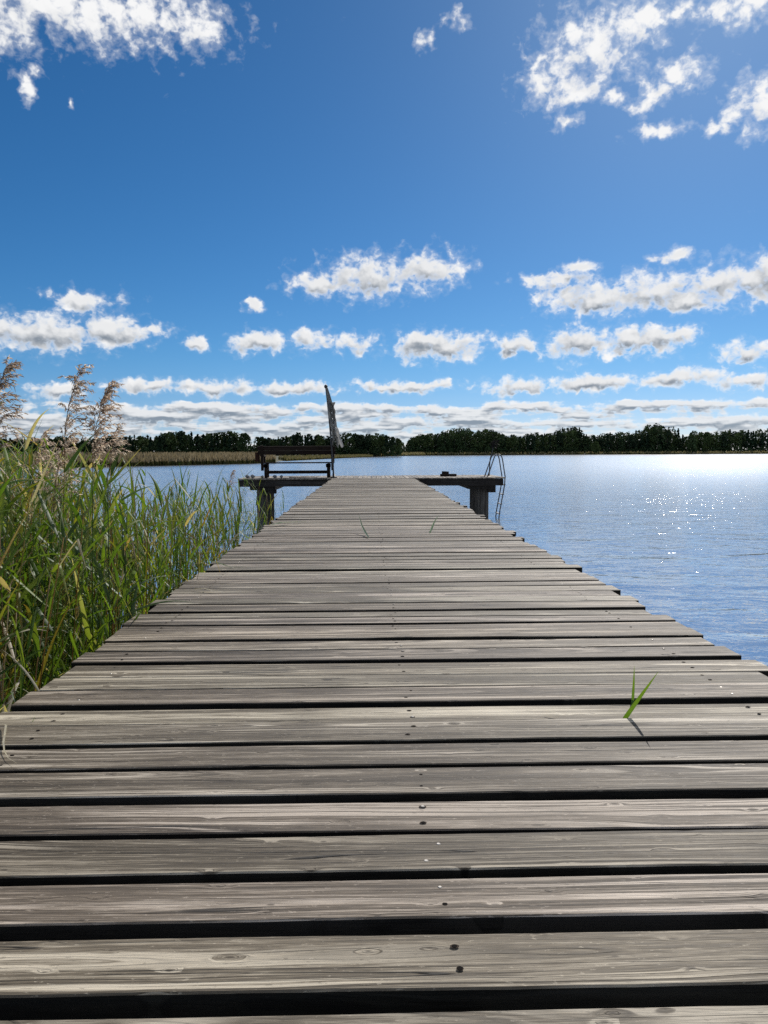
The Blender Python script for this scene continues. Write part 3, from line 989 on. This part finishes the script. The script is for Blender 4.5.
# ------------------------------------------------------------------ reed beds on the far shores
def reed_bed(name, line, depth, hgt, count, lab, wid=.12, cols=None, dirn=(-.35, .9)):
    mb = MB()
    seg = [math.dist(a, b) for a, b in zip(line, line[1:])]
    tot = sum(seg)
    for k in range(count):
        d = random.random() * tot
        i = 0
        while d > seg[i] and i < len(seg) - 1:
            d -= seg[i]; i += 1
        t = d / seg[i]
        q = random.random() ** 1.6 * depth
        x = line[i][0] + (line[i + 1][0] - line[i][0]) * t + dirn[0] * q
        y = line[i][1] + (line[i + 1][1] - line[i][1]) * t + dirn[1] * q
        h = hgt * random.uniform(.72, 1.08) * (1 - .3 * math.exp(-q / 1.5))
        w = wid * random.uniform(.5, 1.4)
        a = random.uniform(0, 3.14)
        s = V(math.cos(a) * w, math.sin(a) * w, 0)
        l = V(random.gauss(0, .12), random.gauss(0, .12), 0) * h
        z = WATER_Z - .05 + min(q, 10) * .03
        b = V(x, y, z)
        gr = random.choice([(.05, .055, .02), (.04, .05, .018), (.075, .07, .028)])
        st = random.choice(cols or [(.21, .18, .115), (.17, .145, .09), (.25, .215, .145)])
        mb.add([b - s * .5, b + s * .5, b + s * .6 + l * .5 + V(0, 0, h * .52), b - s * .6 + l * .5 + V(0, 0, h * .52)], [(0, 1, 2, 3)], gr)
        mb.add([b - s * .6 + l * .5 + V(0, 0, h * .52), b + s * .6 + l * .5 + V(0, 0, h * .52), b + s * .35 + l + V(0, 0, h * .92), b - s * .1 + l + V(0, 0, h)], [(0, 1, 2, 3)], st)
    tag(mb.build(name, M['far_reed']), lab, 'reed bed', kind='stuff')


reed_bed('reed_bed', SHORE[2:9], 26, 2.05, 15000, 'straw coloured reed bed on the low spit across the water at left', .16)
reed_bed('reed_bed', SHORE[9:13], 10, 1.3, 3500, 'thin olive reed fringe on the far shore behind the bench', .3, [(.17, .15, .08), (.14, .14, .06)])
reed_bed('reed_bed', SHORE[12:20], 8, 2.5, 9000, 'narrow olive reed fringe along the far shore at right', .5, [(.21, .19, .10), (.17, .165, .075), (.24, .21, .12)], (0, 1))

# ------------------------------------------------------------------------------------ far trees
def tree_geo(mc, mt, x, y, z0, H, kind, W=None, dens=1.0):
    """crown clumps go into mc, trunk and limbs into mt"""
    W = W or H * {'spruce': .17, 'pine': .20, 'birch': .24, 'round': .36}[kind]
    base = {'spruce': .06, 'pine': .30, 'birch': .12, 'round': .06}[kind]
    tone = {'spruce': (.026, .049, .027), 'pine': (.036, .058, .031), 'birch': (.062, .092, .034), 'round': (.043, .071, .030)}[kind]
    tube(mt, [(x, y, z0 - .3), (x + random.gauss(0, .15), y, z0 + H * .5), (x + random.gauss(0, .2), y, z0 + H * .93)], [H * .014, H * .009, H * .002], 5)
    lobes = []
    for k in range(9):
        t = base + (1 - base) * random.random()
        rr = W * (1.0 - t) ** .8 if kind == 'spruce' else W * math.sin(math.pi * min(.97, max(.06, (t - base) / (1 - base) * .86 + .08))) ** .6
        a = random.uniform(0, 6.28)
        c = V(x + math.cos(a) * rr * .62, y + math.sin(a) * rr * .62, z0 + H * t * .95)
        lobes.append((c, max(.5, rr * .55), random.uniform(.7, 1.35)))
        if k % 3 == 0:
            tube(mt, [(x, y, c.z - .8), c], [H * .005, H * .001], 4, cap=False)
    n = int(430 * dens)
    for k in range(n):
        if random.random() < .55:
            c, r, g = random.choice(lobes)
            d = V(random.gauss(0, 1), random.gauss(0, 1), random.gauss(0, .8))
            d = d.normalized() * r * random.uniform(.6, 1.1)
            p = c + d
        else:
            t = base + (1 - base) * random.random() ** .85
            rr = (W * (1.02 - t) ** .8) if kind == 'spruce' else W * math.sin(math.pi * min(.98, max(.05, (t - base) / (1 - base) * .88 + .07))) ** .6
            rr *= (.75 + .35 * math.sin(t * 23 + x)) if kind == 'spruce' else 1
            a = random.uniform(0, 6.28)
            q = rr * math.sqrt(random.uniform(.25, 1))
            p = V(x + math.cos(a) * q, y + math.sin(a) * q, z0 + H * t)
            g = random.uniform(.75, 1.25)
        s = random.uniform(.35, .85) * (.6 + H / 40)
        u = V(random.gauss(0, 1), random.gauss(0, 1), random.gauss(0, .7)).normalized()
        w = u.cross(V(random.gauss(0, 1), random.gauss(0, 1), random.gauss(0, 1))).normalized()
        col = tuple(q_ * g for q_ in tone)
        mc.add([p - u * s, p + w * s * .7, p + u * s * random.uniform(.6, 1.2), p - w * s * .8], [(0, 1, 2, 3)], col)


def interp(prof, x):
    for (x0, h0), (x1, h1) in zip(prof, prof[1:]):
        if x0 <= x <= x1:
            return h0 + (h1 - h0) * (x - x0) / (x1 - x0)
    return 0


def wood(prof, Y, kinds, lab, rows=3, step=3.0, depth=9.0, dens=1.0):
    mc, mt = MB(), MB()
    for r in range(rows):
        x = prof[0][0] + random.uniform(0, 2)
        while x < prof[-1][0]:
            h = interp(prof, x)
            H = (h + 1.2) * random.choice([random.uniform(.78, .95), random.uniform(.90, 1.05), random.uniform(.90, 1.05)]) * (1 + .05 * math.sin(x * .21 + Y)) * (0.94 if r == 0 else 1.0)
            if H > 2:
                tree_geo(mc, mt, x, Y + r * depth + random.uniform(-3, 3), -.6, H, random.choice(kinds), dens=dens * (1 if r < 2 else .7))
            x += step * random.uniform(.7, 1.3)
    # low scrub at the edge of the wood
    x = prof[0][0]
    while x < prof[-1][0]:
        h = min(interp(prof, x) * .5, random.uniform(2.6, 5.5))
        if h > 1:
            tree_geo(mc, mt, x, Y - 6 + random.uniform(-1.5, 1.5), -.6, h, 'round', dens=.45)
        x += random.uniform(1.6, 3.2)
    n = len(mc.v)
    mc.f += [tuple(i + n for i in f) for f in mt.f]
    mc.m += [1] * len(mt.f)
    mc.v += mt.v; mc.w += mt.w; mc.c += mt.c
    tag(mc.build('wood', [M['tree'], M['bark']]), lab, 'wood', kind='stuff')


wood([(-260, 9), (-143, 9), (-120, 10), (-96, 11.2), (-90, 11.5), (-78, 12.3), (-70, 10.5), (-66, 7.5)], 400, ['pine', 'birch', 'spruce', 'round'], 'dark mixed wood behind the reed spit, left of the round tree', 3)
wood([(-60, 9.3), (-48, 9.4), (-36, 10.4), (-28, 10.0), (-14, 10.6), (-4, 10.2), (6, 10.6), (14, 10), (17.5, 6)], 405, ['spruce', 'pine', 'birch'], 'dark uneven wood behind the bench and the parasol', 3)
wood([(29, 7), (33, 11), (42, 14.5), (52, 16), (66, 17.2), (80, 17.8), (92, 16.5), (101, 14.5)], 566, ['round', 'birch', 'round', 'pine'], 'broad dome shaped dark wood above the right jetty arm', 4, 3.6)
wood([(100, 13), (108, 13.6), (118, 13.2), (126, 14), (136, 13.6), (141, 16), (150, 18.2), (158, 17.5), (163, 11.5)], 566, ['spruce', 'pine', 'spruce', 'birch'], 'spiky dark spruce wood between the dome wood and the middle right wood', 4, 3.4)
wood([(161, 11), (170, 13.5), (185, 14), (198, 14.2), (206, 16.5), (214, 19.3), (224, 20), (231, 18), (236, 12)], 566, ['round', 'pine', 'birch', 'spruce'], 'dark wood rising to a rounded tall clump just left of the narrow sky gap', 4, 3.6)
wood([(240, 14), (246, 15.5), (256, 14.4), (270, 15), (292, 16.4), (330, 17), (420, 15), (600, 16)], 566, ['birch', 'pine', 'spruce'], 'dark wood at the right edge beyond the narrow sky gap', 3, 3.8)
wood([(-200, 11), (20, 11), (60, 12), (200, 13), (300, 14), (420, 14)], 900, ['pine', 'spruce'], 'distant low tree belt showing in the gaps between the nearer woods', 2, 6.0, 12, .7)


def lone_tree(x, y, H, kind, W, lab):
    t = empty('tree', (x, y, -.6))
    mc, mt = MB(), MB()
    tree_geo(mc, mt, 0, 0, 0, H, kind, W, 2.2)
    mt.build('trunk', M['bark'], t)
    mc.build('crown', M['tree'], t)
    tag(t, lab, 'tree', 'single trees standing out of the far woods')


lone_tree(-63.2, 396, 11.6, 'round', 3.9, 'round topped dark tree standing apart from the wood, left of the bench')
lone_tree(-104, 388, 10.2, 'spruce', 2.0, 'pointed tree at the front of the far wood above the reed spit')
lone_tree(22.5, 540, 9.2, 'birch', 3.2, 'pale small tree in the gap left of the dome shaped wood')
lone_tree(162, 548, 8.6, 'birch', 3.0, 'light green bushy birch at the foot of the woods in the right half')
lone_tree(233, 552, 13.5, 'round', 3.6, 'rounded tree on the left side of the narrow sky gap')
lone_tree(243.5, 552, 15.2, 'birch', 3.0, 'tall tree on the right side of the narrow sky gap')

# --------------------------------------------------------------------------------------------- sky
CLOUDS = [(-20.89, 27.4, 5.79, 1.5), (-24.49, 26.0, 3.2, 1.3), (-15.2, 27.58, 4.71, 1.44), (-11.68, 27.34, 2.03, 1.26), (-18.75, 26.8, 3.14, 1.25), (-22.95, 22.88, 0.6, 0.86), (-20.3, 22.37, 0.31, 0.28),
          (4.26, 27.0, 0.64, 0.49), (6.51, 28.11, 0.99, 0.37), (13.12, 24.59, 2.05, 1.45), (16.05, 25.97, 3.06, 1.82), (18.76, 26.93, 2.07, 1.24), (14.25, 23.38, 2.45, 0.51), (14.35, 21.94, 0.82, 0.41),
          (17.33, 22.99, 0.86, 0.34), (20.05, 23.14, 1.03, 0.72), (21.67, 23.81, 1.51, 0.81), (19.12, 22.35, 0.78, 0.45), (20.26, 20.86, 1.54, 0.4), (26.35, 21.61, 1.53, 1.31), (24.01, 20.63, 1.34, 0.34),
          (25.2, 21.02, 1.2, 0.5), (25.3, 26.65, 2.37, 0.75), (21.79, 27.12, 0.87, 0.46), (-3.74, 12.05, 2.17, 0.75), (0.19, 12.52, 3.64, 1.36), (4.41, 13.06, 2.61, 1.22), (-21.92, 8.11, 3.97, 1.24),
          (-18.09, 8.47, 2.48, 1.07), (-24.88, 8.16, 2.6, 1.21), (-15.1, 8.7, 1.35, 0.41), (-19.73, 10.28, 2.42, 0.78), (-12.45, 7.92, 1.18, 0.48), (-8.2, 10.42, 0.64, 0.41), (-7.79, 8.07, 2.0, 0.77),
          (-3.96, 8.3, 2.18, 0.71), (-1.11, 7.98, 1.47, 0.64), (5.2, 7.72, 4.08, 0.99), (4.31, 8.21, 2.19, 0.78), (10.62, 7.66, 1.43, 0.63), (10.13, 7.1, 0.86, 0.42), (13.84, 12.09, 2.36, 0.47),
          (14.93, 12.7, 1.51, 0.4), (21.55, 13.19, 1.41, 0.44), (16.35, 10.71, 3.67, 1.21), (20.14, 10.91, 3.39, 1.18), (24.25, 11.08, 2.84, 1.14), (27.14, 11.16, 2.47, 1.37), (22.41, 10.12, 3.93, 0.59),
          (15.19, 7.62, 2.62, 1.11), (19.25, 7.69, 3.71, 0.88), (21.34, 7.87, 2.07, 0.67), (26.06, 6.6, 1.81, 0.72), (-21.52, 4.3, 2.26, 0.47), (-15.64, 4.76, 2.7, 0.56), (-11.16, 4.81, 3.37, 0.57),
          (-5.64, 4.77, 4.21, 0.5), (1.69, 4.84, 3.83, 0.43), (4.64, 4.99, 1.76, 0.36), (11.03, 4.82, 3.29, 0.57), (16.08, 4.89, 3.57, 0.63), (22.07, 5.03, 3.72, 0.61), (26.01, 4.71, 2.55, 0.53)]


def cloud_group():
    """density of the cumulus field at a compass bearing and height (degrees)"""
    g = bpy.data.node_groups.new('cloud_density', 'ShaderNodeTree')
    g.interface.new_socket('Bearing', in_out='INPUT', socket_type='NodeSocketVector')
    g.interface.new_socket('Density', in_out='OUTPUT', socket_type='NodeSocketFloat')
    g.interface.new_socket('Body', in_out='OUTPUT', socket_type='NodeSocketFloat')
    b = NB(g)
    gi, go = b.n('NodeGroupInput'), b.n('NodeGroupOutput')
    P = gi.outputs[0]
    az, el, _ = b.sep(P)
    wz = b.noise(P, 0.45, 2.0, 0.5, out='Color')
    w = b.vmath('SUBTRACT', wz, (0.5, 0.5, 0.5))
    wz2 = b.noise(P, 1.7, 2.0, 0.5, out='Color')
    w2 = b.vmath('SUBTRACT', wz2, (0.5, 0.5, 0.5))
    P1 = b.vmath('MULTIPLY_ADD', w, (3.4, 1.0, 0.0), P)
    P1 = b.vmath('MULTIPLY_ADD', w2, (0.9, 0.55, 0.0), P1)
    best = None
    for (a, e, ra, re) in CLOUDS:
        ra, re = ra * 1.10, re * 1.22
        q = b.vmath('MULTIPLY_ADD', P1, (1 / ra, 1 / re, 0.0), (-a / ra, -e / re, 0.0))
        l = b.vmath('LENGTH', q)
        best = l if best is None else b.math('MINIMUM', best, l)
    D0 = b.math('MAXIMUM', b.math('SUBTRACT', 1.0, best), -1.2)
    # rows of small far cumulus towards the horizon
    le = b.math('LOGARITHM', b.math('ADD', b.math('MAXIMUM', el, 0.0), 0.9), 2.0)
    lv = b.comb(b.math('MULTIPLY', az, 0.26), b.math('MULTIPLY', le, 3.1), 4.7)
    low = b.noise(lv, 1.0, 3.0, 0.55)
    low = b.math('MULTIPLY', b.math('SUBTRACT', low, 0.36), 4.0)
    low = b.math('SUBTRACT', low, b.sstep(el, 3.2, 4.3, 0.0, 2.0))
    D0 = b.math('MAXIMUM', D0, low)
    # the rest of the sky, away from the view
    gv = b.comb(b.math('MULTIPLY', az, 0.05), b.math('MULTIPLY', el, 0.11), 9.0)
    gen = b.math('MULTIPLY', b.math('SUBTRACT', b.noise(gv, 1.0, 3.0, 0.5), 0.46), 5.0)
    away = b.math('MAXIMUM', b.sstep(b.math('ABSOLUTE', az), 28.0, 33.0), b.sstep(el, 28.5, 31.0))
    gen = b.math('SUBTRACT', gen, b.math('MULTIPLY', b.math('SUBTRACT', 1.0, away), 4.0))
    D0 = b.math('MAXIMUM', D0, gen)
    Pd = b.vmath('MULTIPLY_ADD', w2, (0.5, 0.5, 0.0), P)
    f1 = b.noise(Pd, 0.95, 6.0, 0.49, 0.4)
    f2 = b.noise(b.vmath('MULTIPLY', P, (1.0, 1.4, 1.0)), 2.4, 4.0, 0.5, 0.4)
    f3 = b.noise(Pd, 0.9, 2.0, 0.5)
    f = b.math('ADD', b.math('MULTIPLY', b.math('SUBTRACT', f1, 0.5), 2.1), b.math('MULTIPLY', b.math('SUBTRACT', f2, 0.5), 0.8))
    wisp = b.sstep(el, 14.0, 21.0, 1.0, 0.72)
    b.link(b.math('ADD', b.math('MULTIPLY', D0, wisp), f), go.inputs[0])
    b.link(b.math('ADD', D0, b.math('MULTIPLY', b.math('SUBTRACT', f3, 0.5), 1.2)), go.inputs[1])
    return g


def build_world():
    w = bpy.data.worlds.new('World')
    bpy.context.scene.world = w
    w.use_nodes = True
    nt = w.node_tree
    nt.nodes.clear()
    b = NB(nt)
    out = b.n('ShaderNodeOutputWorld')
    bg = b.n('ShaderNodeBackground')
    bg.inputs['Strength'].default_value = SKY_STRENGTH
    sky = b.n('ShaderNodeTexSky', sky_type='NISHITA')
    sky.sun_disc = False
    sky.sun_elevation = R(SUN_EL)
    sky.sun_rotation = R(SUN_AZ)
    sky.altitude = 0.0
    sky.air_density = 0.72
    sky.dust_density = 0.22
    sky.ozone_density = 6.0
    hs = b.n('ShaderNodeHueSaturation')
    hs.inputs['Saturation'].default_value = SKY_SAT
    hs.inputs['Value'].default_value = SKY_VAL
    el0 = b.sep(b.n('ShaderNodeTexCoord').outputs['Generated'])[2]
    air = b.mix(b.sstep(el0, 0.0, 0.13), (0.86, 0.86, 0.96, 1), (0.78, 0.92, 0.94, 1))
    b.link(b.mix(1.0, sky.outputs[0], air, 'MULTIPLY'), hs.inputs['Color'])
    d = b.n('ShaderNodeTexCoord').outputs['Generated']
    x, y, z = b.sep(d)
    az = b.math('MULTIPLY', b.math('ARCTAN2', x, y), 57.29578)
    hyp = b.math('SQRT', b.math('ADD', b.math('MULTIPLY', x, x), b.math('MULTIPLY', y, y)))
    el = b.math('MULTIPLY', b.math('ARCTAN2', z, hyp), 57.29578)
    P = b.comb(az, el, 0.0)
    grp = cloud_group()
    g1 = b.n('ShaderNodeGroup'); g1.node_tree = grp
    b.link(P, g1.inputs[0])
    D = g1.outputs[0]
    # second sample towards the sun gives the bright rims and the grey undersides
    k = b.math('MULTIPLY', b.math('ADD', b.math('MAXIMUM', el, 0.0), 2.5), 0.065)
    off = b.comb(b.math('MULTIPLY', k, 0.25), b.math('MULTIPLY', k, 0.75), 0.0)
    g2 = b.n('ShaderNodeGroup'); g2.node_tree = grp
    b.link(b.vmath('ADD', P, off), g2.inputs[0])
    D2 = g2.outputs[0]
    S1, S2 = g1.outputs[1], g2.outputs[1]
    alpha = b.math('MAXIMUM', b.sstep(D, -0.06, 0.72), b.math('MULTIPLY', b.sstep(D, -0.30, 0.35, 0.0, 0.26), b.sstep(el, 4.0, 20.0, 0.35, 1.0)))
    rel = b.math('ADD', b.math('MULTIPLY', b.math('SUBTRACT', S2, S1), 0.75), b.math('MULTIPLY', b.math('SUBTRACT', D2, D), 0.28))
    shade = b.sstep(rel, -0.55, 0.45)                     # more cloud between here and the sun
    thick = b.math('MULTIPLY', b.sstep(S1, -0.05, 0.65), b.sstep(D, 0.15, 0.75))
    grey = b.math('MULTIPLY', b.math('MULTIPLY_ADD', shade, 0.80, 0.20), thick)
    hi = b.sstep(el, 13.0, 22.0, 1.0, 0.30)               # high thin clouds near the sun show little grey
    grey = b.math('MULTIPLY', grey, hi)
    grey = b.math('MAXIMUM', grey, b.math('MULTIPLY', b.sstep(el, 5.5, 2.5, 0.0, 0.30), b.sstep(rel, -0.45, 0.25)))
    ccol = b.mix(grey, (CLOUD_W, CLOUD_W, CLOUD_W * 1.0, 1), (CLOUD_G * .80, CLOUD_G * .95, CLOUD_G * 1.15, 1))
    haze = b.sstep(el, 0.0, 5.0, 0.82, 1.0)
    col = b.mix(b.math('MULTIPLY', alpha, haze), hs.outputs[0], ccol)
    b.link(col, bg.inputs['Color'])
    b.link(bg.outputs[0], out.inputs[0])
    w.cycles.sampling_method = 'MANUAL'
    w.cycles.sample_map_resolution = 512


SKY_STRENGTH, SKY_SAT, SKY_VAL = 0.087, 1.15, 1.0
CLOUD_W, CLOUD_G = 11.2, 3.4
build_world()

sun = bpy.data.lights.new('sun', 'SUN')
sun.energy = 4.2
sun.angle = R(0.5)
sun.color = (1.0, 0.95, 0.88)
so = bpy.data.objects.new('sun', sun)
C.objects.link(so)
sd = Vector((math.sin(R(SUN_AZ)) * math.cos(R(SUN_EL)), math.cos(R(SUN_AZ)) * math.cos(R(SUN_EL)), math.sin(R(SUN_EL))))
so.rotation_euler = sd.to_track_quat('Z', 'Y').to_euler()
so.location = (20, 40, 30)

# ------------------------------------------------------------------------------------------ camera
cam = bpy.data.cameras.new('camera')
cam.sensor_fit = 'VERTICAL'
cam.sensor_height = 34.6
cam.lens = 770.0 / 1024.0 * 34.6
cam.clip_start = 0.02
cam.clip_end = 12000
co = bpy.data.objects.new('camera', cam)
C.objects.link(co)
co.location = (0, 0, 0.70)
yaw, pitch, roll = R(-1.15), R(-4.38), R(0.28)
co.matrix_world = Matrix.Translation((0, 0, 0.70)) @ Matrix.Rotation(yaw, 4, 'Z') @ Matrix.Rotation(R(90) + pitch, 4, 'X') @ Matrix.Rotation(-roll, 4, 'Z')
sc = bpy.context.scene
sc.camera = co
sc.view_settings.view_transform = 'Standard'
sc.view_settings.look = 'None'
sc.view_settings.exposure = 0.0
sc.view_settings.gamma = 1.0
sc.view_settings.use_curve_mapping = False
sc.render.resolution_x, sc.render.resolution_y = 768, 1024
cy = sc.cycles
cy.max_bounces = 6
cy.diffuse_bounces = 3
cy.glossy_bounces = 3
cy.transmission_bounces = 4
cy.use_denoising = False
cy.sample_clamp_indirect = 5.0
try:
    cy.denoiser = 'OPENIMAGEDENOISE'
except Exception:
    pass
